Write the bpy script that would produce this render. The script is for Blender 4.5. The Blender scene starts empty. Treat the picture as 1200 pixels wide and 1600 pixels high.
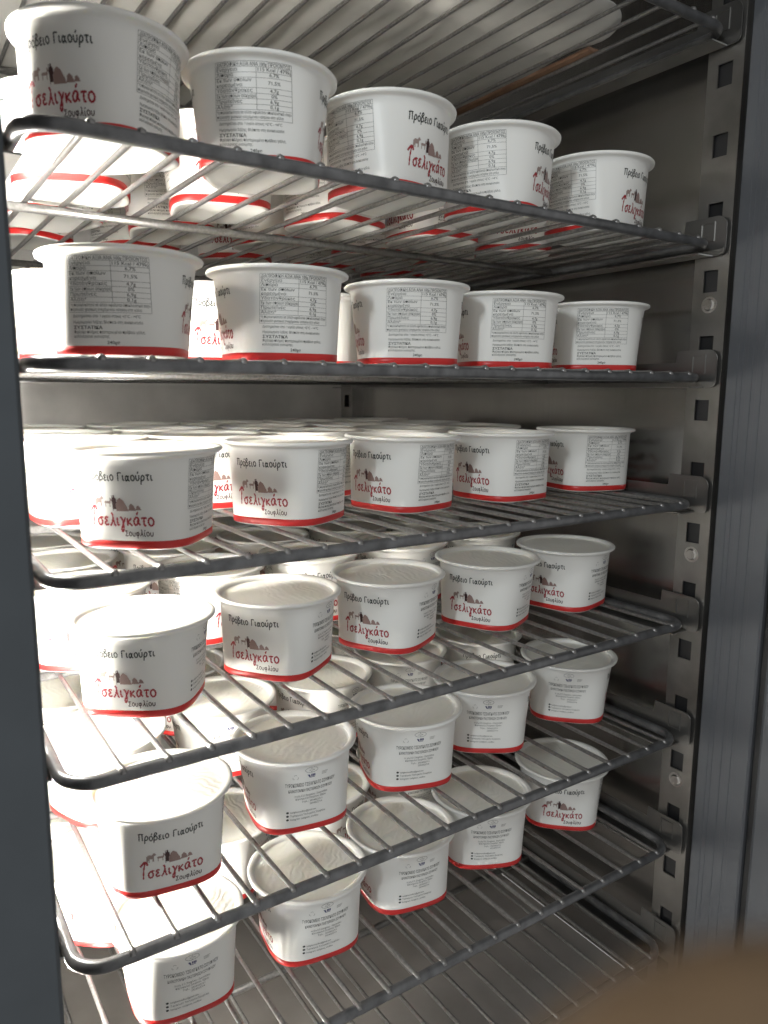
import bpy, bmesh, math, random
from mathutils import Vector, Matrix
random.seed(7)
R = math.radians
scene = bpy.context.scene
C = scene.collection

# ------------------------------------------------------------------ camera, light, exposure
CAM = Vector((-0.0631, -0.4165, -0.1325))
YAW, PITCH, ROLL = R(33.81), R(9.07), R(-0.29)
FPX = 1187.5
cam_data = bpy.data.cameras.new('camera')
cam = bpy.data.objects.new('camera', cam_data); C.objects.link(cam)
fw = Vector((math.sin(YAW)*math.cos(PITCH), math.cos(YAW)*math.cos(PITCH), -math.sin(PITCH)))
rt = Vector((math.cos(YAW), -math.sin(YAW), 0))
dn = fw.cross(rt)
rt2 = math.cos(ROLL)*rt + math.sin(ROLL)*dn
dn2 = -math.sin(ROLL)*rt + math.cos(ROLL)*dn
cam.matrix_world = Matrix(((rt2.x, -dn2.x, -fw.x, CAM.x), (rt2.y, -dn2.y, -fw.y, CAM.y), (rt2.z, -dn2.z, -fw.z, CAM.z), (0, 0, 0, 1)))
cam_data.sensor_fit = 'HORIZONTAL'; cam_data.sensor_width = 36.0
cam_data.lens = 36.0*FPX/1200.0
cam_data.clip_start = 0.004; cam_data.clip_end = 50
cam_data.dof.use_dof = True; cam_data.dof.focus_distance = 0.62
cam_data.dof.aperture_fstop = cam_data.lens/2.4        # a phone lens opening of about 2.4 mm
scene.camera = cam

world = bpy.data.worlds.new('World'); scene.world = world; world.use_nodes = True
bg = world.node_tree.nodes['Background']
bg.inputs[0].default_value = (1.0, 0.99, 0.97, 1); bg.inputs[1].default_value = 0.40   # dim room outside the open door
LED_STRENGTH = 470.0
LED_COLOR = (1.0, 0.96, 0.88)
lamp_d = bpy.data.lights.new('room_lamp', 'AREA'); lamp_d.shape = 'RECTANGLE'; lamp_d.size = .10; lamp_d.size_y = .30
lamp_d.energy = 12.5; lamp_d.color = (.90, .97, 1.0)
lamp = bpy.data.objects.new('room_lamp', lamp_d); C.objects.link(lamp)         # the room's light, to the left of the open door
LD = Vector((-math.cos(R(31))*math.cos(R(22)), -math.sin(R(31))*math.cos(R(22)), math.sin(R(22))))
lamp.location = Vector((.30, .05, -.25))+LD*2.0
lamp.rotation_euler = LD.to_track_quat('Z', 'Y').to_euler()
scene.view_settings.view_transform = 'Standard'; scene.view_settings.look = 'None'
scene.view_settings.exposure = 0.0; scene.view_settings.gamma = 1.0
scene.render.engine = 'CYCLES'
scene.cycles.use_denoising = True
scene.cycles.max_bounces = 12; scene.cycles.diffuse_bounces = 7; scene.cycles.glossy_bounces = 5
scene.cycles.sample_clamp_indirect = 6.0

# ------------------------------------------------------------------ materials
def nodes(name):
    m = bpy.data.materials.new(name); m.use_nodes = True
    nt = m.node_tree; b = nt.nodes['Principled BSDF']
    return m, nt, b
def plain(name, col, rough=0.5, metal=0.0, spec=0.5, noise=0.0, scale=60, bump=0.0):
    m, nt, b = nodes(name)
    b.inputs['Base Color'].default_value = (*col, 1); b.inputs['Roughness'].default_value = rough
    b.inputs['Metallic'].default_value = metal; b.inputs['Specular IOR Level'].default_value = spec
    if noise or bump:
        tc = nt.nodes.new('ShaderNodeTexCoord'); n = nt.nodes.new('ShaderNodeTexNoise')
        n.inputs['Scale'].default_value = scale; n.inputs['Detail'].default_value = 6
        nt.links.new(tc.outputs['Object'], n.inputs['Vector'])
        if noise:
            r = nt.nodes.new('ShaderNodeMapRange')
            r.inputs['From Min'].default_value = .3; r.inputs['From Max'].default_value = .7
            r.inputs['To Min'].default_value = 1-noise; r.inputs['To Max'].default_value = 1+noise
            nt.links.new(n.outputs['Fac'], r.inputs['Value'])
            mx = nt.nodes.new('ShaderNodeVectorMath'); mx.operation = 'SCALE'
            mx.inputs[0].default_value = col
            nt.links.new(r.outputs['Result'], mx.inputs['Scale']); nt.links.new(mx.outputs[0], b.inputs['Base Color'])
        if bump:
            bp = nt.nodes.new('ShaderNodeBump'); bp.inputs['Strength'].default_value = bump; bp.inputs['Distance'].default_value = .001
            nt.links.new(n.outputs['Fac'], bp.inputs['Height']); nt.links.new(bp.outputs[0], b.inputs['Normal'])
    return m
def steel(name, col, rough, stretch, dirt=0.25, metal=.9):
    m, nt, b = nodes(name)
    b.inputs['Metallic'].default_value = metal
    tc = nt.nodes.new('ShaderNodeTexCoord'); mp = nt.nodes.new('ShaderNodeMapping')
    mp.inputs['Scale'].default_value = stretch
    nt.links.new(tc.outputs['Object'], mp.inputs['Vector'])
    n = nt.nodes.new('ShaderNodeTexNoise'); n.inputs['Scale'].default_value = 1.0; n.inputs['Detail'].default_value = 5
    nt.links.new(mp.outputs[0], n.inputs['Vector'])
    n2 = nt.nodes.new('ShaderNodeTexNoise'); n2.inputs['Scale'].default_value = 11; n2.inputs['Detail'].default_value = 7
    nt.links.new(tc.outputs['Object'], n2.inputs['Vector'])
    r = nt.nodes.new('ShaderNodeMapRange'); r.inputs['From Min'].default_value = .3; r.inputs['From Max'].default_value = .7
    r.inputs['To Min'].default_value = rough-.02; r.inputs['To Max'].default_value = rough+.025
    nt.links.new(n.outputs['Fac'], r.inputs['Value']); nt.links.new(r.outputs[0], b.inputs['Roughness'])
    r2 = nt.nodes.new('ShaderNodeMapRange'); r2.inputs['From Min'].default_value = .35; r2.inputs['From Max'].default_value = .7
    r2.inputs['To Min'].default_value = 1+dirt*.3; r2.inputs['To Max'].default_value = 1-dirt
    nt.links.new(n2.outputs['Fac'], r2.inputs['Value'])
    v = nt.nodes.new('ShaderNodeVectorMath'); v.operation = 'SCALE'; v.inputs[0].default_value = col
    nt.links.new(r2.outputs[0], v.inputs['Scale']); nt.links.new(v.outputs[0], b.inputs['Base Color'])
    bp = nt.nodes.new('ShaderNodeBump'); bp.inputs['Strength'].default_value = .04; bp.inputs['Distance'].default_value = .0001
    nt.links.new(n.outputs['Fac'], bp.inputs['Height']); nt.links.new(bp.outputs[0], b.inputs['Normal'])
    return m
M = {}
def plastic_mat():
    m, nt, b = nodes('white_plastic')
    b.inputs['Base Color'].default_value = (.84, .835, .80, 1); b.inputs['Roughness'].default_value = .38
    b.inputs['Specular IOR Level'].default_value = .4
    b.inputs['Subsurface Weight'].default_value = .15
    b.inputs['Subsurface Radius'].default_value = (1, .9, .7); b.inputs['Subsurface Scale'].default_value = .003
    return m
M['cup'] = plastic_mat()
def yogurt_mat():
    m, nt, b = nodes('yogurt_skin')
    b.inputs['Base Color'].default_value = (.93, .91, .83, 1); b.inputs['Roughness'].default_value = .42
    b.inputs['Subsurface Weight'].default_value = .2; b.inputs['Subsurface Radius'].default_value = (1, .8, .5)
    b.inputs['Subsurface Scale'].default_value = .004
    tc = nt.nodes.new('ShaderNodeTexCoord'); oi = nt.nodes.new('ShaderNodeObjectInfo')
    off = nt.nodes.new('ShaderNodeVectorMath'); off.operation = 'SCALE'; off.inputs[0].default_value = (3.1, 5.7, 1.3)
    nt.links.new(oi.outputs['Random'], off.inputs['Scale'])
    ad = nt.nodes.new('ShaderNodeVectorMath'); ad.operation = 'ADD'
    nt.links.new(tc.outputs['Object'], ad.inputs[0]); nt.links.new(off.outputs[0], ad.inputs[1])
    w = nt.nodes.new('ShaderNodeTexWave'); w.wave_type = 'BANDS'; w.bands_direction = 'DIAGONAL'
    w.inputs['Scale'].default_value = 75; w.inputs['Distortion'].default_value = 11; w.inputs['Detail'].default_value = 2.5
    w.inputs['Detail Scale'].default_value = .7
    nt.links.new(ad.outputs[0], w.inputs['Vector'])
    n = nt.nodes.new('ShaderNodeTexNoise'); n.inputs['Scale'].default_value = 28; n.inputs['Detail'].default_value = 4
    nt.links.new(ad.outputs[0], n.inputs['Vector'])
    mu = nt.nodes.new('ShaderNodeMath'); mu.operation = 'MULTIPLY'
    rr = nt.nodes.new('ShaderNodeMapRange'); rr.inputs['From Min'].default_value = .34; rr.inputs['From Max'].default_value = .58
    nt.links.new(n.outputs['Fac'], rr.inputs['Value'])
    nt.links.new(w.outputs['Fac'], mu.inputs[0]); nt.links.new(rr.outputs[0], mu.inputs[1])
    bp = nt.nodes.new('ShaderNodeBump'); bp.inputs['Strength'].default_value = .36; bp.inputs['Distance'].default_value = .0006
    nt.links.new(mu.outputs[0], bp.inputs['Height']); nt.links.new(bp.outputs[0], b.inputs['Normal'])
    return m
M['yogurt'] = yogurt_mat()
M['red'] = plain('red_print', (.56, .022, .020), .38)
M['ink'] = plain('dark_ink', (.022, .028, .026), .45)
M['grey_ink'] = plain('grey_ink', (.075, .075, .075), .45)
M['pale_ink'] = plain('pale_grey_ink', (.33, .33, .31), .45)
M['blue_ink'] = plain('blue_ink', (.05, .05, .16), .45)
M['maroon'] = plain('maroon_ink', (.33, .015, .026), .42)
M['brown'] = plain('brown_ink', (.30, .20, .18), .45)
M['dark_brown'] = plain('dark_brown_ink', (.045, .014, .014), .45)
M['taupe'] = plain('taupe_ink', (.33, .25, .225), .45)
M['bar'] = plain('grey_coated_bar', (.15, .152, .156), .30, .6, .5, .3, 90, .05)
M['wire'] = plain('grey_steel_wire', (.27, .265, .26), .30, .8, .5, .2, 400, .1)
M['wall'] = steel('brushed_steel', (.50, .49, .475), .24, (2, 420, 1.5), .15, 1.0)
M['back'] = steel('lit_back_steel', (.90, .885, .86), .55, (170, 3, 2), .2, .5)  # same steel as the side walls, painted paler for the light on it
M['post'] = steel('satin_steel_post', (.31, .30, .285), .32, (90, 90, 4), .5)
M['rail'] = steel('steel_rail', (.29, .285, .275), .30, (120, 4, 120))
M['floor'] = plain('grey_metal_floor', (.27, .25, .235), .45, .3, .5, .15, 14)
M['frame'] = plain('blue_grey_frame', (.088, .093, .102), .5, .0, .4, .05, 40)
M['jamb'] = plain('dark_blue_grey_jamb', (.070, .080, .090), .55, .0, .35, .06, 30)
M['black'] = plain('black_gasket_slot_shade', (.008, .008, .009), .6)  # gasket rubber, also the painted shade behind the post slots
M['shell'] = plain('grey_outer_shell', (.30, .31, .33), .5)
M['screw'] = plain('bright_screw', (.6, .58, .55), .25, 1.0)
M['paper'] = plain('waxed_paper', (.60, .59, .56), .5, 0, .4, .08, 22, .3)
M['card'] = plain('brown_cardboard', (.24, .14, .09), .7, 0, .3, .15, 60)
M['skin'] = plain('skin', (.165, .105, .057), .5, 0, .4, .12, 220, .2)
M['nail'] = plain('finger_nail', (.60, .38, .28), .3)
m, nt, b = nodes('led_diffuser')
b.inputs['Base Color'].default_value = (.9, .9, .9, 1)
b.inputs['Emission Color'].default_value = (*LED_COLOR, 1); b.inputs['Emission Strength'].default_value = LED_STRENGTH
M['led'] = m

# ------------------------------------------------------------------ helpers
def obj(name, mesh_or_bm, mat=None, parent=None, smooth=False, loc=None):
    if isinstance(mesh_or_bm, bmesh.types.BMesh):
        me = bpy.data.meshes.new(name); mesh_or_bm.to_mesh(me); mesh_or_bm.free()
    else:
        me = mesh_or_bm
    if mat is not None and len(me.materials) == 0:
        me.materials.append(mat)
    if smooth:
        for p in me.polygons: p.use_smooth = True
    o = bpy.data.objects.new(name, me); C.objects.link(o)
    if parent: o.parent = parent
    if loc: o.location = loc
    return o
def thing(name, label, cat, loc=(0, 0, 0), rz=0, group=None):
    o = bpy.data.objects.new(name, None); C.objects.link(o); o.empty_display_size = .02
    o.location = loc; o.rotation_euler = (0, 0, rz)
    o['label'] = label; o['category'] = cat
    if group: o['group'] = group
    return o
def mesh(name, verts, faces, mat=None, smooth=False):
    me = bpy.data.meshes.new(name); me.from_pydata(verts, [], faces); me.update()
    if mat: me.materials.append(mat)
    if smooth:
        for p in me.polygons: p.use_smooth = True
    return me
def box_bm(bm, x0, x1, y0, y1, z0, z1):
    v = [bm.verts.new(p) for p in ((x0,y0,z0),(x1,y0,z0),(x1,y1,z0),(x0,y1,z0),(x0,y0,z1),(x1,y0,z1),(x1,y1,z1),(x0,y1,z1))]
    for f in ((0,3,2,1),(4,5,6,7),(0,1,5,4),(1,2,6,5),(2,3,7,6),(3,0,4,7)): bm.faces.new([v[i] for i in f])
def box(*a):
    bm = bmesh.new(); box_bm(bm, *a); return bm
def bevel(bm, w, seg=2):
    bmesh.ops.bevel(bm, geom=list(bm.edges), offset=w, segments=seg, affect='EDGES', profile=.5, clamp_overlap=True); return bm
def tube(pts, r, closed=False, seg=10, radii=None):
    """sweep a circle along points"""
    n = len(pts); P = [Vector(p) for p in pts]; verts = []; faces = []
    prev = None
    for i in range(n):
        if closed: t = (P[(i+1) % n]-P[i-1]).normalized()
        else: t = (P[min(i+1, n-1)]-P[max(i-1, 0)]).normalized()
        up = Vector((0, 0, 1)) if abs(t.z) < .9 else Vector((1, 0, 0))
        a = t.cross(up).normalized(); b_ = a.cross(t)
        rr = radii[i] if radii else r
        for k in range(seg):
            an = 2*math.pi*k/seg
            verts.append(P[i]+a*math.cos(an)*rr+b_*math.sin(an)*rr)
    m_ = n if closed else n-1
    for i in range(m_):
        j = (i+1) % n
        for k in range(seg):
            k2 = (k+1) % seg
            faces.append((i*seg+k, i*seg+k2, j*seg+k2, j*seg+k))
    if not closed:
        faces.append(tuple(range(seg))[::-1]); faces.append(tuple((n-1)*seg+k for k in range(seg)))
    return verts, faces
def rrect(x0, x1, y0, y1, r, z=0, n=6):
    pts = []
    for cx, cy, a0 in ((x1-r, y0+r, -90), (x1-r, y1-r, 0), (x0+r, y1-r, 90), (x0+r, y0+r, 180)):
        for k in range(n+1):
            a = R(a0+90*k/n); pts.append((cx+r*math.cos(a), cy+r*math.sin(a), z))
    return pts
def prism_z(poly, z0, z1):
    """extrude an xy polygon along z"""
    n = len(poly)
    v = [(x, y, z0) for x, y in poly]+[(x, y, z1) for x, y in poly]
    f = [(i, (i+1) % n, n+(i+1) % n, n+i) for i in range(n)]+[tuple(range(n))[::-1], tuple(range(n, 2*n))]
    return v, f

# ------------------------------------------------------------------ the cabinet
D = 0.11458                        # height from shelf to shelf
XP = 0.571                         # inner face of the right slotted posts
XL = -0.003                        # inner face of the left slotted posts
ZB, ZT = -0.775, 0.43
YB = 0.690
fridge = thing('refrigerator_cabinet', 'stainless steel refrigerator cabinet with slotted posts and blue grey door frame', 'refrigerator', (0, 0, ZB))
def fpart(name, bm_or_mesh, mat, parent=fridge, smooth=False):
    o = obj(name, bm_or_mesh, mat, parent, smooth)
    if parent is fridge: o.location = (0, 0, -ZB)
    return o
fpart('back_wall', box(-.060, .645, YB, YB+.04, ZB, ZT), M['back'])
fpart('side_wall', box(.592, .632, -.006, YB-.001, ZB, ZT), M['wall'])
fpart('side_wall', box(-.064, -.030, -.006, YB-.001, ZB, ZT), M['wall'])
fpart('floor', box(-.029, .591, -.05, YB-.001, ZB-.03, ZB), M['floor'])
fpart('ceiling', box(-.060, .645, -.05, YB+.04, ZT+.001, ZT+.04), M['wall'])
fpart('outer_shell', box(.633, .70, -.10, YB+.04, ZB-.03, ZT+.04), M['shell'])
fpart('outer_shell', box(-.14, -.065, -.02, YB+.04, ZB-.03, ZT+.04), M['shell'])

def slotted_post(xin, xwall, y0, y1, sgn):
    """folded post: a face sheet with punched slots and two returns to the wall"""
    bm = bmesh.new(); t = .0015
    def fx(a, b): return (min(a, b), max(a, b))
    xo = xin+sgn*t
    ya, yb = (y0+y1)/2-.007, (y0+y1)/2+.007
    xa, xb = fx(xin, xo)
    box_bm(bm, xa, xb, y0, ya, ZB+.002, ZT-.002); box_bm(bm, xa, xb, yb, y1, ZB+.002, ZT-.002)
    zs = [0.0802-D*.5*i for i in range(-6, 16)]
    edges = [ZT-.002]
    for z in zs: edges += [z+.0095, z-.0095]
    edges.append(ZB+.002)
    for i in range(0, len(edges), 2):
        if edges[i] > edges[i+1]: box_bm(bm, xa, xb, ya, yb, edges[i+1], edges[i])
    xr = fx(xo, xwall)
    box_bm(bm, xr[0], xr[1], y0, y0+t, ZB+.002, ZT-.002); box_bm(bm, xr[0], xr[1], y1-t, y1, ZB+.002, ZT-.002)
    return bm
def screw_mesh():
    bm = bmesh.new()
    bmesh.ops.create_cone(bm, cap_ends=True, segments=20, radius1=.0058, radius2=.0042, depth=.0022)
    for a in (0, 90):
        g = bmesh.new()
    ret = bmesh.ops.create_cone(bm, cap_ends=True, segments=20, radius1=.0078, radius2=.0074, depth=.0006, matrix=Matrix.Translation((0, 0, -.0009)))
    g.free()
    return bm
screw_me = bpy.data.meshes.new('screw'); _b = screw_mesh(); _b.to_mesh(screw_me); _b.free(); screw_me.materials.append(M['screw'])
cross_me = bpy.data.meshes.new('screw_slot'); _b = bmesh.new()
box_bm(_b, -.0026, .0026, -.0005, .0005, .0009, .00125); box_bm(_b, -.0005, .0005, -.0026, .0026, .0009, .00130); _b.to_mesh(cross_me); _b.free()
cross_me.materials.append(M['black'])
for nm, xin, xw, y0, y1, s in (('r', XP, .592, -.010, .024, 1), ('r', XP, .592, .622, .656, 1), ('l', XL-.010, -.030, .030, .062, -1), ('l', XL-.010, -.030, .622, .656, -1)):
    p = fpart('slotted_post', slotted_post(xin, xw, y0, y1, s), M['post'])
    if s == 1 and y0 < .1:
        bk = obj('slot_shade', box(XP+.004, XP+.006, y0+.003, y1-.003, ZB+.01, ZT-.01), M['black'], p)  # black strip put in for the shade inside the hollow post
        for i in (-1, 1, 3, 5):
            sc_ = obj('screw', screw_me, None, p)
            sc_.matrix_local = Matrix.Translation((XP-.0008, (y0+y1)/2, .0802-D*i-.0205)) @ Matrix.Rotation(R(-90), 4, 'Y') @ Matrix.Rotation(R(20*i), 4, 'Z')
            c2 = obj('screw_slot', cross_me, None, p); c2.matrix_local = sc_.matrix_local.copy()

# door frame: right reveal is a ribbed profile, left jamb turns its dark face to the camera
prof = [(.574, -.014)]
y = -.014
for k in range(9):                       # shallow vertical ribs
    y1 = y-.0046
    dx = .0006 if k in (2, 3, 5, 7) else 0
    prof += [(.574+dx, y-.0004), (.574+dx, y1+.0004), (.574, y1)]
    y = y1
prof += [(.574, -.0625), (.576, -.0640), (.64, -.0640), (.64, -.014)]
v, f = prism_z(prof, ZB, ZT); fpart('door_frame', mesh('door_frame', v, f), M['frame'])
v, f = prism_z([(.580, -.0642), (.580, -.0715), (.64, -.0715), (.64, -.0642)], ZB, ZT); fpart('door_gasket', mesh('door_gasket', v, f), M['black'])
v, f = prism_z([(.576, -.0717), (.5745, -.0745), (.5745, -.112), (.578, -.116), (.70, -.116), (.70, -.0717)], ZB, ZT); fpart('door_frame', mesh('door_frame', v, f), M['frame'])
v, f = prism_z([(.579, -.0138), (.579, -.0072), (.640, -.0072), (.640, -.0138)], ZB, ZT); fpart('door_gasket', mesh('door_gasket', v, f), M['black'])
v, f = prism_z([(-.0105, -.064), (-.0125, -.066), (-.13, -.066), (-.13, -.032), (-.0105, -.032)], ZB-.03, ZT); fpart('door_frame', mesh('door_frame', v, f), M['jamb'])
v, f = prism_z([(-.0098, -.0318), (-.0098, -.0255), (-.06, -.0255), (-.06, -.0318)], ZB-.03, ZT); fpart('door_gasket', mesh('door_gasket', v, f), M['black'])
# vertical light strip just behind the left jamb
LX, LY = -.0120, .1120
strip = fpart('light_strip', box(LX-.012, LX-.004, LY-.008, LY+.005, ZB+.06, .100), M['shell'])
poly = [(LX-.004, LY-.004), (LX-.0015, LY-.004), (LX, LY-.002), (LX, LY+.002), (LX-.0015, LY+.004), (LX-.004, LY+.004)]
v, f = prism_z(poly, ZB+.065, .095); obj('diffuser', mesh('diffuser', v, f), M['led'], strip)

# ------------------------------------------------------------------ shelves and their runners
SX0, SX1, SY1 = .008, .560, .645
ORD = ['first', 'second', 'third', 'fourth', 'fifth', 'sixth', 'seventh', 'eighth']
shelf_z = [1.5*D] + [-D*i for i in range(7)]        # index 0 is the top one, partly in view
v, f = tube(rrect(SX0, SX1, 0, SY1, .020, -.0052), .0041, True, 12); frame_me = mesh('shelf_frame', v, f, M['bar'], True)
WR = .0018
wp = [(0, -.0030, -.0036), (0, -.0022, -.0027), (0, -.0006, -.0020), (0, .004, -WR), (0, SY1-.004, -WR), (0, SY1+.001, -.0022), (0, SY1+.003, -.0036)]
v, f = tube(wp, WR, False, 8, [.0016, .0024, .0026, WR, WR, .0024, .0016]); wire_me = mesh('wire', v, f, M['wire'], True)
v, f = tube([(SX0, 0, -.0068), (SX1, 0, -.0068)], .0033, False, 10); cross_bar_me = mesh('cross_bar', v, f, M['wire'], True)
def rail_mesh(s):
    """s=+1 right, -1 left; local x=0 is the shelf centre line"""
    h = (SX1-SX0)/2+.0065
    out = bmesh.new(); t = .0012
    def plate(poly):
        vs = [out.verts.new((s*h, y, z)) for y, z in poly]; vs2 = [out.verts.new((s*(h+t), y, z)) for y, z in poly]
        n = len(poly)
        out.faces.new(vs); out.faces.new(vs2[::-1])
        for i in range(n): out.faces.new((vs[i], vs[(i+1) % n], vs2[(i+1) % n], vs2[i]))
    F = 0.0 if s > 0 else .028
    arc = [(F-.008+.009-.009*math.sin(R(a)), .020-.009+.009*math.cos(R(a))) for a in range(0, 91, 15)]
    arc2 = [(F-.008+.005-.005*math.cos(R(a)), -.0135+.005-.005*math.sin(R(a))) for a in range(0, 91, 30)]
    plate([(F+.034, .009), (F+.033, .020)]+arc+arc2+[(.62, -.0135), (.62, .020), (.585, .020), (.583, .009)])
    # lower flange under the side bar
    x0, x1 = sorted((s*h, s*(h-(.021 if s > 0 else .011))))
    box_bm(out, x0, x1, F+.004, .640, -.0140, -.0128)
    # lip pressed out of the plate, hooked in the post slot
    x0, x1 = sorted((s*(h-.0009), s*(h-.0001)))
    for a, b_, c_, d_ in ((.003, .017, .0145, .0158), (.003, .017, -.0010, .0003), (.0030, .0042, .0003, .0145), (.0158, .0170, .0003, .0145)):
        box_bm(out, x0, x1, F+a, F+b_, c_, d_)
    bmesh.ops.recalc_face_normals(out, faces=out.faces)
    me = bpy.data.meshes.new('runner'); out.to_mesh(me); out.free(); me.materials.append(M['rail']); return me
rails = {1: rail_mesh(1), -1: rail_mesh(-1)}
def shelf_word(i):
    return ['topmost partly seen shelf', 'uppermost tub shelf', 'second tub shelf', 'third tub shelf', 'fourth tub shelf', 'fifth tub shelf', 'lowest tub shelf', 'empty bottom shelf'][i]
SHL = ['grey wire shelf at the very top, under the crumpled paper',
       'grey wire shelf seen from below, carrying the uppermost row of tubs',
       'grey wire shelf at eye level, carrying the second row of tubs from the top',
       'grey wire shelf carrying the third row of tubs from the top',
       'grey wire shelf carrying the fourth row of tubs from the top',
       'grey wire shelf carrying the fifth row of tubs from the top',
       'grey wire shelf carrying the lowest row of tubs',
       'empty grey wire shelf at the bottom, above the cabinet floor']
for i, z in enumerate(shelf_z):
    s = thing('wire_shelf', SHL[i], 'shelf', (0, 0, z), 0, 'wire shelves')
    obj('shelf_frame', frame_me, None, s)
    for k in range(20):
        o = obj('wire', wire_me, None, s); o.location = (.0385+.0262*k+random.uniform(-.0006, .0006), 0, 0)
    for yy in ((.19, .455) if i else (.43,)):
        o = obj('cross_bar', cross_bar_me, None, s); o.location = (0, yy, 0)
    for sd, w in ((1, 'right'), (-1, 'left')):
        r_ = obj('shelf_runner', rails[sd], None, None); r_.location = ((SX0+SX1)/2, 0, z)
        r_['label'] = 'steel runner hooked in the %s post under the %s' % (w, shelf_word(i)); r_['category'] = 'shelf runner'; r_['group'] = 'shelf runners'

# ------------------------------------------------------------------ the yogurt tub
H, RT, RIM, A0, NS = .0606, .0438, .0485, .0364, 3.6
KV = H/.0675                     # print heights were measured on a 67.5 mm tall wall
def base_r(th, a=A0):
    return a/((abs(math.cos(th))**NS+abs(math.sin(th))**NS)**(1/NS))
def wall_r(th, z, inset=0.0):
    t = max(0, min(1, z/(H-.003)))
    k = t
    return (1-k)*base_r(th)+k*RT-inset
NTH = 72
def ring(zf, rf):
    return [(rf(2*math.pi*k/NTH)*math.cos(2*math.pi*k/NTH), rf(2*math.pi*k/NTH)*math.sin(2*math.pi*k/NTH), zf) for k in range(NTH)]
def rings_mesh(name, rings, mat, cap_first=False, cap_last=False, closed=False):
    v = []; f = []
    for r_ in rings: v += r_
    n = len(rings)
    for i in range(n-1 if not closed else n):
        j = (i+1) % n
        for k in range(NTH):
            k2 = (k+1) % NTH
            f.append((i*NTH+k, i*NTH+k2, j*NTH+k2, j*NTH+k))
    if cap_first: f.append(tuple(range(NTH))[::-1])
    if cap_last: f.append(tuple((n-1)*NTH+k for k in range(NTH)))
    return mesh(name, v, f, mat, True)
FILL = H-.0038
rs = [ring(.0006, lambda t: base_r(t)*.90-.001), ring(0, lambda t: base_r(t)*.93-.001), ring(.0002, lambda t: base_r(t)-.0012), ring(.0012, lambda t: wall_r(t, .001))]
for z in (.008, .017, .026, .035, .044, .051, H-.0052): rs.append(ring(z, lambda t, z=z: wall_r(t, z)))
rs += [ring(H-.0040, lambda t: RT+.0007), ring(H-.0033, lambda t: RT+.0020), ring(H-.0030, lambda t: RIM-.0012), ring(H-.0024, lambda t: RIM-.0002), ring(H-.0010, lambda t: RIM),
       ring(H-.0002, lambda t: RIM-.0007), ring(H, lambda t: RIM-.0018), ring(H-.0002, lambda t: RT+.0012), ring(H-.0010, lambda t: RT-.0002), ring(H-.003, lambda t: RT-.0011), ring(FILL-.002, lambda t: wall_r(t, FILL-.002)-.0009)]
cup_me = rings_mesh('cup', rs, M['cup'], cap_first=True)
def yogurt_mesh(seed):
    rnd = random.Random(seed); rr = []; FL = FILL+rnd.uniform(-.0011, .0006)
    tilt = rnd.uniform(0, 6.28); ta = rnd.uniform(0, .0004); ph = [rnd.uniform(0, 6.28) for _ in range(4)]
    for fr, dz in ((1.0, .0008), (.985, .0003), (.95, 0), (.86, -.0001), (.70, .0001), (.5, 0), (.3, .0002), (.12, .0001)):
        p = []
        for k in range(NTH):
            th = 2*math.pi*k/NTH; r_ = (wall_r(th, FL)-.00085)*fr
            zz = FL+dz+ta*math.cos(th-tilt)*fr+.0003*math.sin(3*th+ph[0])*fr*(1-fr)*3+.0003*math.sin(5*th*fr+ph[1])*(1-fr)
            p.append((r_*math.cos(th), r_*math.sin(th), zz))
        rr.append(p)
    return rings_mesh('yogurt', rr, M['yogurt'], cap_last=True)
yog_me = [yogurt_mesh(i) for i in range(9)]
band_me = rings_mesh('red_band', [ring(z, lambda t, z=z, e=e: wall_r(t, z)+e) for z, e in ((.0010, -.0002), (.0012, .00012), (.0032, .00012), (.0058, .00012), (.0060, -.0002))], M['red'])

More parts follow.
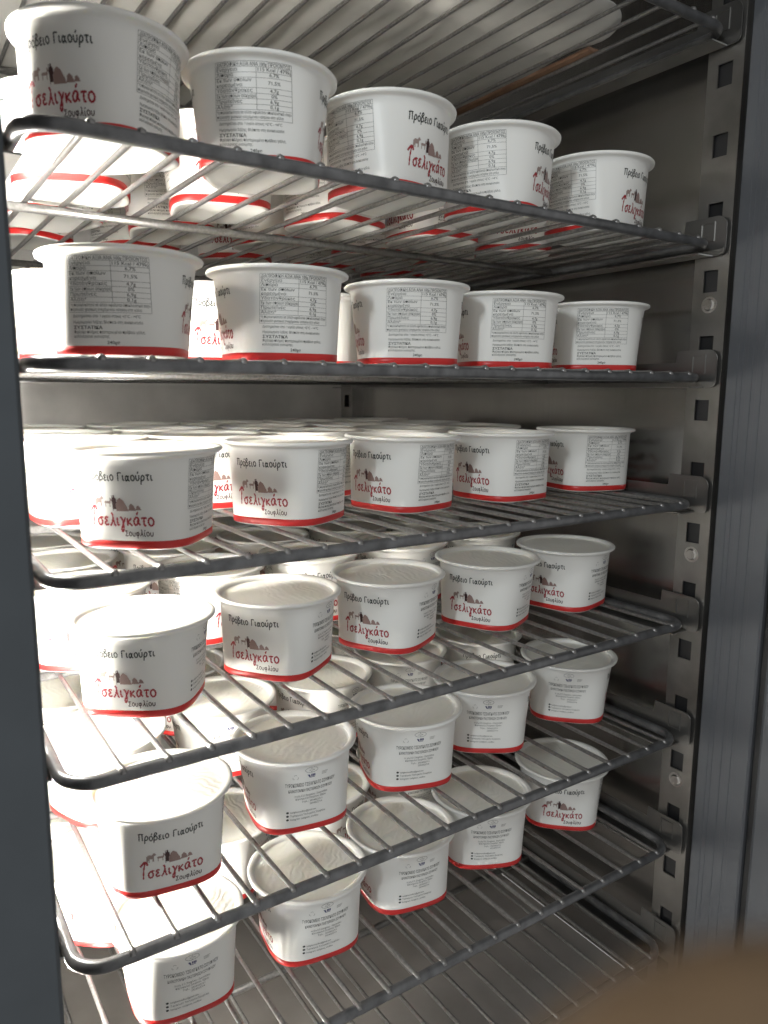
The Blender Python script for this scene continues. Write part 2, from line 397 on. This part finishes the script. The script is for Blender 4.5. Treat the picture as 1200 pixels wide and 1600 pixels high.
# --- print on the tub wall: u across, v up, wrapped round the cup in metres
OFF = .00013
def wrap(u, vv, face, off=OFF):
    vv *= KV
    th = R(-90+90*face)
    rho = .5*(wall_r(0, vv)+wall_r(R(45), vv))
    th += u/rho
    r_ = wall_r(th, vv)+off
    return (r_*math.cos(th), r_*math.sin(th), vv)
class Print:
    def __init__(s): s.v = []; s.f = []; s.m = []; s.mats = []
    def mi(s, mat):
        if mat not in s.mats: s.mats.append(mat)
        return s.mats.index(mat)
    def add(s, pts, faces, mat):
        b0 = len(s.v); s.v += pts; i = s.mi(mat)
        for q in faces: s.f.append(tuple(b0+k for k in q)); s.m.append(i)
    def stroke(s, pts, w, mat, samples=5):
        P = catmull(pts, samples); n = len(P); out = []
        for i in range(n):
            t = (P[min(i+1, n-1)]-P[max(i-1, 0)])
            if t.length < 1e-9: t = Vector((1, 0))
            t.normalize(); nn = Vector((-t.y, t.x))
            ww = w*(.85+.3*math.sin(2.2*i+pts[0][0]*900))*.5
            ww *= 1.0 if 0 < i < n-1 else .6
            out += [tuple(P[i]+nn*ww), tuple(P[i]-nn*ww)]
        s.add(out, [(2*i, 2*i+1, 2*i+3, 2*i+2) for i in range(n-1)], mat)
    def rect(s, u0, u1, v0, v1, mat, step=.0025):
        n = max(1, int(abs(u1-u0)/step)); p = []
        for i in range(n+1):
            u = u0+(u1-u0)*i/n; p += [(u, v0), (u, v1)]
        s.add(p, [(2*i, 2*i+2, 2*i+3, 2*i+1) for i in range(n)], mat)
    def poly(s, pts, mat, step=.0005):
        """fill an outline with narrow columns so that it bends with the wall"""
        xs = [p[0] for p in pts]; a, b_ = min(xs), max(xs); n = max(2, int((b_-a)/step)); N = len(pts)
        for i in range(n):
            xl, xr = a+(b_-a)*i/n, a+(b_-a)*(i+1)/n; xm = .5*(xl+xr); ys = []
            for k in range(N):
                p, q = pts[k], pts[(k+1) % N]
                if (p[0] <= xm) != (q[0] <= xm):
                    ys.append((p[1]+(q[1]-p[1])*(xm-p[0])/(q[0]-p[0]), (q[1]-p[1])/(q[0]-p[0])))
            ys.sort()
            for k in range(0, len(ys)-1, 2):
                y0, y1 = ys[k][0], ys[k+1][0]
                s.add([(xl, y0), (xr, y0), (xr, y1), (xl, y1)], [(0, 1, 2, 3)], mat)
    def text(s, txt, u, vv, size, mat, align='LEFT', maxw=None, bold=0.0):
        cu = bpy.data.curves.new('t', 'FONT'); cu.body = txt; cu.size = size; cu.align_x = align; cu.resolution_u = 2
        cu.offset = bold*size
        ob = bpy.data.objects.new('t', cu); C.objects.link(ob)
        dg = bpy.context.evaluated_depsgraph_get(); me = bpy.data.meshes.new_from_object(ob.evaluated_get(dg))
        pts = [(p.co.x, p.co.y) for p in me.vertices]; faces = [tuple(p.vertices) for p in me.polygons]
        bpy.data.objects.remove(ob); bpy.data.curves.remove(cu); bpy.data.meshes.remove(me)
        if not pts: return
        k = 1.0
        if maxw:
            wd = max(p[0] for p in pts)-min(p[0] for p in pts); k = maxw/wd
        s.add([(u+p[0]*k, vv+p[1]) for p in pts], faces, mat)
    def build(s, name, face, su=1.0, sv=1.0, v0=.028):
        s.v = [(p[0]*su, v0+(p[1]-v0)*sv) for p in s.v]
        me = bpy.data.meshes.new(name); me.from_pydata([wrap(p[0], p[1], face) for p in s.v], [], s.f); me.update()
        for mt in s.mats: me.materials.append(M[mt])
        me.polygons.foreach_set('material_index', s.m)
        # outward normals
        for p in me.polygons:
            if p.normal.dot(Vector((p.center.x, p.center.y, 0))) < 0: p.flip()
        me.update(); return me
def catmull(pts, n):
    P = [Vector(p) for p in pts]
    if len(P) < 3:
        return [P[0].lerp(P[-1], i/n) for i in range(n+1)]
    out = []
    for i in range(len(P)-1):
        p0, p1, p2, p3 = P[max(i-1, 0)], P[i], P[i+1], P[min(i+2, len(P)-1)]
        for k in range(n):
            t = k/n
            out.append(.5*((2*p1)+(p2-p0)*t+(2*p0-5*p1+4*p2-p3)*t*t+(3*p1-p0-3*p2+p3)*t**3))
    out.append(P[-1]); return out
O_ = [(.42, 1), (.12, .82), (.05, .4), (.3, .02), (.65, .15), (.74, .6), (.5, .97), (.36, .98)]
G = {   # handwritten letters: width, strokes (x-height 1)
 'Π': (1.15, [[(.12, 0), (.16, .7), (.14, 1.42)], [(-.1, 1.40), (.5, 1.46), (1.08, 1.42)], [(.82, 1.42), (.84, .7), (.88, .02)]]),
 'ρ': (.85, [[(.02, -.65), (.08, .1), (.14, .6), (.4, 1), (.72, .75), (.62, .25), (.32, .08), (.1, .25)]]),
 'ό': (.85, [O_, [(.48, 1.25), (.68, 1.62)]]),
 'ο': (.85, [O_]),
 'β': (.85, [[(.0, -.62), (.08, .6), (.16, 1.3), (.45, 1.6), (.66, 1.3), (.3, .86), (.72, .62), (.66, .15), (.35, .0), (.1, .16)]]),
 'ε': (.72, [[(.62, .88), (.35, 1), (.12, .78), (.42, .55), (.08, .3), (.25, .0), (.66, .12)]]),
 'ι': (.45, [[(.12, 1), (.1, .3), (.2, .02), (.4, .14)]]),
 'Γ': (.9, [[(.1, 0), (.12, .7), (.14, 1.42)], [(.1, 1.42), (.5, 1.46), (.9, 1.40)]]),
 'α': (1.0, [[(.76, .98), (.5, .3), (.25, .02), (.06, .4), (.3, .95), (.55, .7), (.72, .1), (.95, .08)]]),
 'ά': (1.0, [[(.72, .9), (.4, .98), (.08, .55), (.22, .04), (.55, .2), (.74, .95), (.76, .25), (.98, .04)], [(.5, 1.28), (.74, 1.7)]]),
 'ύ': (.85, [[(.06, 1), (.1, .3), (.35, .0), (.66, .25), (.72, 1)], [(.42, 1.22), (.6, 1.62)]]),
 'υ': (.85, [[(.06, 1), (.1, .3), (.35, .0), (.66, .25), (.72, 1)]]),
 'τ': (.8, [[(0, .92), (.4, 1), (.78, .95)], [(.4, .97), (.36, .3), (.46, .03), (.64, .12)]]),
 'σ': (.95, [[(.92, .98), (.45, .95), (.08, .6), (.18, .1), (.5, .02), (.74, .4), (.55, .92)]]),
 'λ': (.95, [[(.28, 1.55), (.5, 1.5), (.56, .9), (.72, .15), (.92, .02)], [(.54, 1.0), (.34, .4), (.02, -.02)]]),
 'γ': (.85, [[(.0, .95), (.2, .98), (.42, .3), (.38, -.55), (.18, -.75), (.1, -.4), (.4, .2), (.8, 1.02)]]),
 'κ': (.85, [[(.1, 1), (.08, .5), (.1, 0)], [(.7, 1), (.4, .7), (.12, .5), (.45, .3), (.78, .0)]]),
 'Σ': (.95, [[(.8, 1.22), (.45, 1.3), (.08, 1.25), (.5, .78), (.06, .1), (.45, .04), (.9, .14)]]),
 'φ': (.95, [[(.34, .95), (.08, .65), (.15, .2), (.5, .08), (.82, .4), (.72, .85), (.5, .95), (.46, .5), (.44, -.6)]]),
 'ί': (.45, [[(.12, 1), (.1, .3), (.2, .02), (.4, .14)], [(.14, 1.25), (.34, 1.62)]]),
}
def write(pr, txt, u0, v0, width, xh, w, mat, gap=.16, wob=0):
    adv = sum((G[c][0]+gap) if c != ' ' else .7 for c in txt)-gap
    k = width/adv; x = 0
    for i, c in enumerate(txt):
        if c == ' ': x += .7; continue
        jy = wob*math.sin(i*2.3)
        for st in G[c][1]: pr.stroke([(u0+(x+p[0])*k, v0+(p[1]+jy)*xh) for p in st], w, mat)
        x += G[c][0]+gap
def title_me(face):
    p = Print(); write(p, 'Πρόβειο Γιαούρτι', -.0205, .0485, .041, .0031, .00080, 'ink', wob=.05); return p.build('product_title', face, 1.03, 1.22, .050)
def logo_me(face):
    p = Print()
    # the first letter is a crook: stem with a thick hook at the top
    p.stroke([(-.0203, .0185), (-.0200, .0245), (-.0190, .0298)], .00110, 'maroon')
    p.stroke([(-.0222, .0272), (-.0208, .0288), (-.0194, .0302), (-.0180, .0296), (-.0174, .0278)], .00150, 'maroon')
    write(p, 'σελιγκάτο', -.0173, .0190, .0390, .0047, .00128, 'maroon', wob=.05, gap=.12)
    write(p, 'Σουφλίου', .0018, .0128, .0188, .0024, .00062, 'dark_brown', wob=.04)
    return p.build('logo_lettering', face, .93, 1.18)
def art_me(face):
    p = Print()
    def sh(pts, ox, oy, s, mat): p.poly([(ox+x*s, oy+y*s) for x, y in pts], mat)
    # sheep, goat, shepherd with a staff, row of round huts
    sh([(0, .3), (.05, .75), (.3, .95), (.8, .9), (1.0, 1.15), (1.25, 1.1), (1.35, .85), (1.1, .8), (1.05, .45), (.98, 0), (.88, 0), (.85, .4), (.45, .38), (.4, -.05), (.28, -.05), (.25, .35), (.15, -.02), (.05, -.02)], -.0186, .0300, .0050, 'taupe')
    sh([(.0, .55), (.15, .72), (.6, .70), (.85, .68), (1.0, .95), (.92, 1.25), (1.05, 1.05), (1.2, 1.0), (1.3, .78), (1.12, .72), (1.0, .45), (.95, 0), (.85, 0), (.82, .4), (.3, .42), (.2, 0), (.1, 0), (.12, .4)][::-1], -.0113, .0298, .0046, 'taupe')
    sh([(0, 0), (.05, .8), (-.12, 1.3), (.02, 1.75), (.2, 1.85), (.15, 2.05), (.3, 2.25), (.5, 2.15), (.5, 1.9), (.72, 1.7), (.8, 1.1), (.72, .85), (.62, 0)], -.0052, .0285, .0036, 'dark_brown')
    p.rect(-.00545, -.0051, .0275, .0362, 'dark_brown')
    sh([(0, 0), (.02, .7), (.2, 1.2), (.6, 1.5), (1.1, 1.2), (1.5, .55), (1.75, 0)], -.0028, .0275, .0050, 'brown')
    sh([(0, 0), (.15, .6), (.45, .85), (.8, .6), (1.1, 0)], .0058, .0278, .0048, 'brown')
    sh([(0, 0), (.15, .5), (.4, .65), (.7, .4), (.9, 0)], .0108, .0281, .0042, 'brown')
    for k in range(7): p.stroke([(-.0022+k*.0012, .0282), (-.0010+k*.0010, .0318-.0002*k)], .00022, 'taupe', 3)
    return p.build('village_drawing', face, .90, 1.22)
def nutrition_me(face):
    p = Print(); L, Rr = -.0235, .0225; mid = .0015
    rows = [.0612, .0578, .0546, .0484, .0450, .0416, .0382, .0349, .0285]
    lw = .00018
    p.rect(L, Rr, .0645-lw/2, .0645+lw/2, 'grey_ink')
    for z in rows: p.rect(L, Rr, z-lw/2, z+lw/2, 'grey_ink')
    for u in (L, Rr): p.rect(u-lw/2, u+lw/2, .0285, .0645, 'grey_ink')
    p.rect(mid-lw/2, mid+lw/2, .0349, .0612, 'grey_ink')
    p.text('ΔΙΑΤΡΟΦΙΚΗ ΑΞΙΑ ΑΝΑ 100g ΠΡΟΪΟΝΤΟΣ', L+.0008, .0617, .0031, 'ink', maxw=Rr-L-.0016)
    S = .0031
    for t, z in (('Ενέργεια', .0586), ('Λιπαρά', .0554), ('Εκ των οποίων', .0522), ('κορεσμένα', .0491), ('Υδατάνθρακες', .0458), ('Πρωτεΐνες', .0390), ('Αλάτι*', .0357)):
        p.text(t, L+.0007, z, S, 'ink')
    p.text('Εκ των οποίων σάκχαρα', L+.0007, .0424, S, 'ink', maxw=mid-L-.0012)
    for t, z in (('115 Kcal / 479kj', .0586), ('6,7%', .0554), ('71,5%', .0506), ('4,7g', .0458), ('0%', .0424), ('6,9g', .0390), ('0,1g', .0357)):
        p.text(t, (mid+Rr)/2, z, S, 'ink', 'CENTER')
    p.text('*η περιεκτικότητα σε αλάτι οφείλεται αποκλειστικά στην', L+.0006, .0324, .0026, 'ink', maxw=Rr-L-.0012)
    p.text('παρουσία φυσικώς ενεχόμενου νατρίου στο γάλα', L+.0006, .0295, .0026, 'ink', maxw=Rr-L-.006)
    p.text('Διατηρείται στο ψυγείο στους +2°C - +4°C', L+.0018, .0253, .0026, 'ink', maxw=.038)
    p.text('Ημερομηνία λήξης: Βλέπετε στη συσκευασία', L+.0018, .0214, .0026, 'ink', maxw=.039)
    p.text('ΣΥΣΤΑΤΙΚΑ', L+.0018, .0178, .0029, 'ink', bold=.02)
    p.text('Φρέσκο πλήρες παστεριωμένο πρόβειο γάλα,', L+.0018, .0150, .0027, 'ink', maxw=.040)
    p.text('καλλιέργεια γιαούρτης.', L+.0018, .0122, .0027, 'ink', maxw=.020)
    p.text('240g℮', .0005, .0082, .0030, 'ink', 'CENTER', bold=.01)
    return p.build('nutrition_table', face, 1.0, .945, 0)
def ringpts(cx, cy, rx, ry, n=20): return [(cx+rx*math.cos(2*math.pi*k/n), cy+ry*math.sin(2*math.pi*k/n)) for k in range(n+1)]
def dairy_me(face):
    p = Print()
    p.stroke(ringpts(0, .0602, .0050, .0024), .00030, 'grey_ink', 2)
    p.text('EL', 0, .0609, .0014, 'grey_ink', 'CENTER'); p.text('41.128', 0, .0595, .0016, 'grey_ink', 'CENTER'); p.text('EC', 0, .0583, .0012, 'grey_ink', 'CENTER')
    for a in (90, 210, 330):   # recycling arrows
        c0 = (-.0125+.0012*math.cos(R(a)), .0545+.0012*math.sin(R(a)))
        p.stroke([(c0[0]+.0011*math.cos(R(a+d)), c0[1]+.0011*math.sin(R(a+d))) for d in (-70, -20, 40, 80)], .0004, 'pale_ink', 3)
    p.poly([(-.0032, .0560), (-.0016, .0560), (-.0008, .0535), (.0026, .0535), (.0026, .0530), (-.0016, .0530)], 'blue_ink')
    for k in range(3): p.rect(-.0004+k*.0012, .0005+k*.0012, .0540, .0562, 'blue_ink')
    for k in range(3): p.rect(.0085, .0138-.0006*k, .0562-.0011*k-.00025, .0562-.0011*k+.00015, 'pale_ink')
    p.text('ΤΥΡΟΚΟΜΕΙΟ ΤΣΕΛΙΓΚΑΤΟ ΣΟΥΦΛΙΟΥ', -.0205, .0455, .0046, 'ink', maxw=.041, bold=.004)
    p.text('ΚΑΙΝΟΤΟΜΙΚΗ ΠΑΣΤΕΡΙΩΣΗ ΣΟΥΦΛΙΟΥ', -.0180, .0403, .0038, 'grey_ink', maxw=.036, bold=.008)
    for t, z, w_ in (('1ο χλμ Ε.Ο. Σουφλίου - Ορεστιάδας', .0356, .027), ('Κορνοφωλιά Σουφλίου, Έβρου', .0328, .025)):
        p.text(t, -w_/2, z, .0025, 'grey_ink', maxw=w_)
    p.text('Τηλ.:', -.0075, .0296, .0024, 'grey_ink'); p.text('2554022711', -.0010, .0296, .0024, 'grey_ink', maxw=.0105); p.text('2554022714', -.0010, .0268, .0024, 'grey_ink', maxw=.0105)
    for t, z, w_ in (('tseligkatosoufliou@gmail.com', .0206, .021), ('Τυροκομείο Τσελιγκάτο Σουφλίου', .0172, .029), ('Instagram: tseligkato_soufliou', .0138, .023)):
        p.poly(ringpts(-.0185, z+.0009, .0010, .0010, 14)[:-1], 'ink'); p.text(t, -.0165, z, .0025, 'grey_ink', maxw=w_)
    return p.build('dairy_details', face, .96, .965, 0)
TITLE = {f_: title_me(f_) for f_ in (0, 2)}; LOGO = {f_: logo_me(f_) for f_ in (0, 2)}; ART = {f_: art_me(f_) for f_ in (0, 2)}
NUT = nutrition_me(1); DAI = dairy_me(3)

count = [0]
def tub(x, y, z, face, psi, label, group):
    """face = which printed side is turned to the camera, psi degrees to the right of it"""
    az = math.degrees(math.atan2(CAM.y-y, CAM.x-x))
    rz = R(az+psi-(-90+90*face))
    t = thing('yogurt_tub', label, 'yogurt tub', (x, y, z+.0002), rz, group)
    tr = random.Random(count[0]*7+1); t.rotation_euler = (R(tr.uniform(-.5, .5)), R(tr.uniform(-.5, .5)), rz)
    obj('cup', cup_me, None, t); obj('red_band', band_me, None, t); obj('yogurt', yog_me[(count[0]*4) % 9], None, t)
    for f_ in (0, 2):
        obj('product_title', TITLE[f_], None, t); obj('logo_lettering', LOGO[f_], None, t); obj('village_drawing', ART[f_], None, t)
    obj('nutrition_table', NUT, None, t); obj('dairy_details', DAI, None, t)
    count[0] += 1; return t
# front rows: x, y of the tub, printed side, turn
PX = {}
A, B, CC, DD = 0, 1, 2, 3
def xat(px, py, y):
    """x of the picture column px at depth y (used once to lay out the rows)"""
    d = fw+rt2*((px-600)/FPX)+dn2*((py-800)/FPX); t = (y-CAM.y)/d.y
    return CAM.x+d.x*t
front = {
 1: [(155, 60, .061, A, -33), (406, 130, .057, B, -5), (606, 190, .060, B, -43), (778, 235, .060, B, -22), (931, 270, .064, B, -30)],
 2: [(189, 400, .070, B, -10), (434, 430, .074, B, 16), (636, 450, .077, B, 12), (789, 465, .078, B, 18), (930, 480, .082, B, 11)],
 3: [(228, 700, .076, A, -24), (451, 685, .098, A, -30), (628, 680, .104, A, -40), (783, 672, .104, A, -41), (914, 668, .112, A, -55)],
 4: [(224, 970, .092, CC, -20), (434, 935, .101, CC, -28), (606, 910, .104, CC, -27), (760, 890, .104, CC, -21), (882, 870, .106, CC, -27)],
 5: [(252, 1240, .072, A, 8), (460, 1170, .085, DD, 17), (633, 1125, .086, DD, 17), (757, 1075, .098, DD, 6), (887, 1045, .100, DD, 2)],
 6: [(278, 1450, .090, DD, 12), (481, 1380, .086, DD, 20), (626, 1310, .092, DD, 25), (752, 1250, .098, DD, 15), (876, 1210, .100, A, 5)],
}
COL = ['leftmost', 'second from left', 'middle', 'fourth from left', 'rightmost']
SIDE = {A: 'logo', B: 'nutrition table', CC: 'logo', DD: 'dairy address'}
ROWSH = ['', 'uppermost', 'second', 'third', 'fourth', 'fifth', 'lowest']
extra = {1: (4, 5), 2: (3, 5), 3: (4, 5), 4: (4, 5), 5: (4, 5), 6: (3, 4)}
rnd = random.Random(11)
for s in range(1, 7):
    z = shelf_z[s]; xs = []
    for k, (px, py, yy, fc, psi) in enumerate(front[s]):
        x = xat(px, py, yy); xs.append(x)
        lab = '%s front tub on the %s tub shelf, %s outward' % (COL[k].capitalize(), ROWSH[s], SIDE[fc])
        tub(x, yy, z, fc, psi, lab, 'tubs in the front rows')
    nr, nc = extra[s]
    for r_ in range(1, nr):
        for k in range(5):
            if s == 6 and not (k < nc and (r_ == 1 or k < 3)): continue
            x = .0665+.1035*k+rnd.uniform(-.0022, .0022); yy = front[s][k][2]+.1045*r_+rnd.uniform(0, .003)
            fc = front[s][k][3] if rnd.random() < .6 else rnd.choice((A, CC))
            lab = '%s tub in the %s row back on the %s tub shelf' % (COL[k].capitalize(), ORD[r_], ROWSH[s])
            tub(x, yy, z, fc, rnd.uniform(-50, 40), lab, 'tubs behind the front rows')


# ------------------------------------------------------------------ crumpled paper and card on the top shelf
def paper():
    nx, ny = 60, 60; v = []; f = []
    rp = random.Random(4); cr = [(rp.uniform(0, 6.28), rp.uniform(8, 46), rp.uniform(0, 6.28)) for _ in range(16)]
    x0, x1, y0, y1 = .010, .500, .035, .60
    for top in (0, 1):
        for j in range(ny+1):
            for i in range(nx+1):
                a, b_ = i/nx, j/ny
                xx = x0+(x1-x0)*a; yy = y0+(y1-y0)*b_
                # rounded right front corner
                cx, cy, rr = x1-.05, y0+.05, .05
                if xx > cx and yy < cy:
                    d = max((xx-cx)/.05, (cy-yy)/.05); q = math.hypot(xx-cx, cy-yy)
                    if q > 1e-6: xx = cx+(xx-cx)/q*rr*d; yy = cy-(cy-yy)/q*rr*d
                h = 0
                for an, fq, ph in cr: h += abs(math.sin((xx*math.cos(an)+yy*math.sin(an))*fq+ph))
                h = (h/16-.5)*.016
                h = max(h, 0)+.0006*math.sin(xx*90)*math.sin(yy*70)+.0008
                v.append((xx, yy, h+top*.0007))
    n = (nx+1)*(ny+1)
    for j in range(ny):
        for i in range(nx):
            q = j*(nx+1)+i
            f.append((q, q+nx+1, q+nx+2, q+1)); f.append((n+q, n+q+1, n+q+nx+2, n+q+nx+1))
    for i in range(nx):
        f.append((i, i+1, n+i+1, n+i)); q = ny*(nx+1)+i; f.append((q+1, q, n+q, n+q+1))
    for j in range(ny):
        q = j*(nx+1); f.append((q+nx+1, q, n+q, n+q+nx+1)); q += nx; f.append((q, q+nx+1, n+q+nx+1, n+q))
    return mesh('paper_sheet', v, f, M['paper'], True)
pp = obj('paper_sheet', paper()); pp.location = (0, 0, shelf_z[0]); pp['label'] = 'crumpled white waxed paper sheet lying on the very top shelf'; pp['category'] = 'paper sheet'
cd = obj('cardboard_strip', bevel(box(.503, .517, .10, .55, .0005, .004), .0006, 1), M['card']); cd.location = (0, 0, shelf_z[0])
cd['label'] = 'brown cardboard edge beside the white paper on the very top shelf'; cd['category'] = 'cardboard'

# ------------------------------------------------------------------ fingertip close to the lens
def camp(px, py, d): return CAM+(fw+rt2*((px-600)/FPX)+dn2*((py-800)/FPX))*d
fp = [(775, 1775, .0300), (820, 1772, .0300), (930, 1766, .0302), (1060, 1757, .0306), (1250, 1748, .0315), (1550, 1752, .033), (1900, 1790, .036), (2250, 1880, .040), (2500, 2020, .044)]
fr = [.0009, .0026, .0045, .0058, .0068, .0070, .0076, .0074, .0078]
pts = catmull([camp(*p) for p in fp], 4)
rad = [q.x for q in catmull([Vector((r_, 0)) for r_ in fr], 4)]
v, f = tube(pts, .008, False, 24, rad)
fg = obj('person', mesh('person', v, f, M['skin'], True)); fg['label'] = 'out of focus fingertip covering the lower right corner of the view'; fg['category'] = 'person'
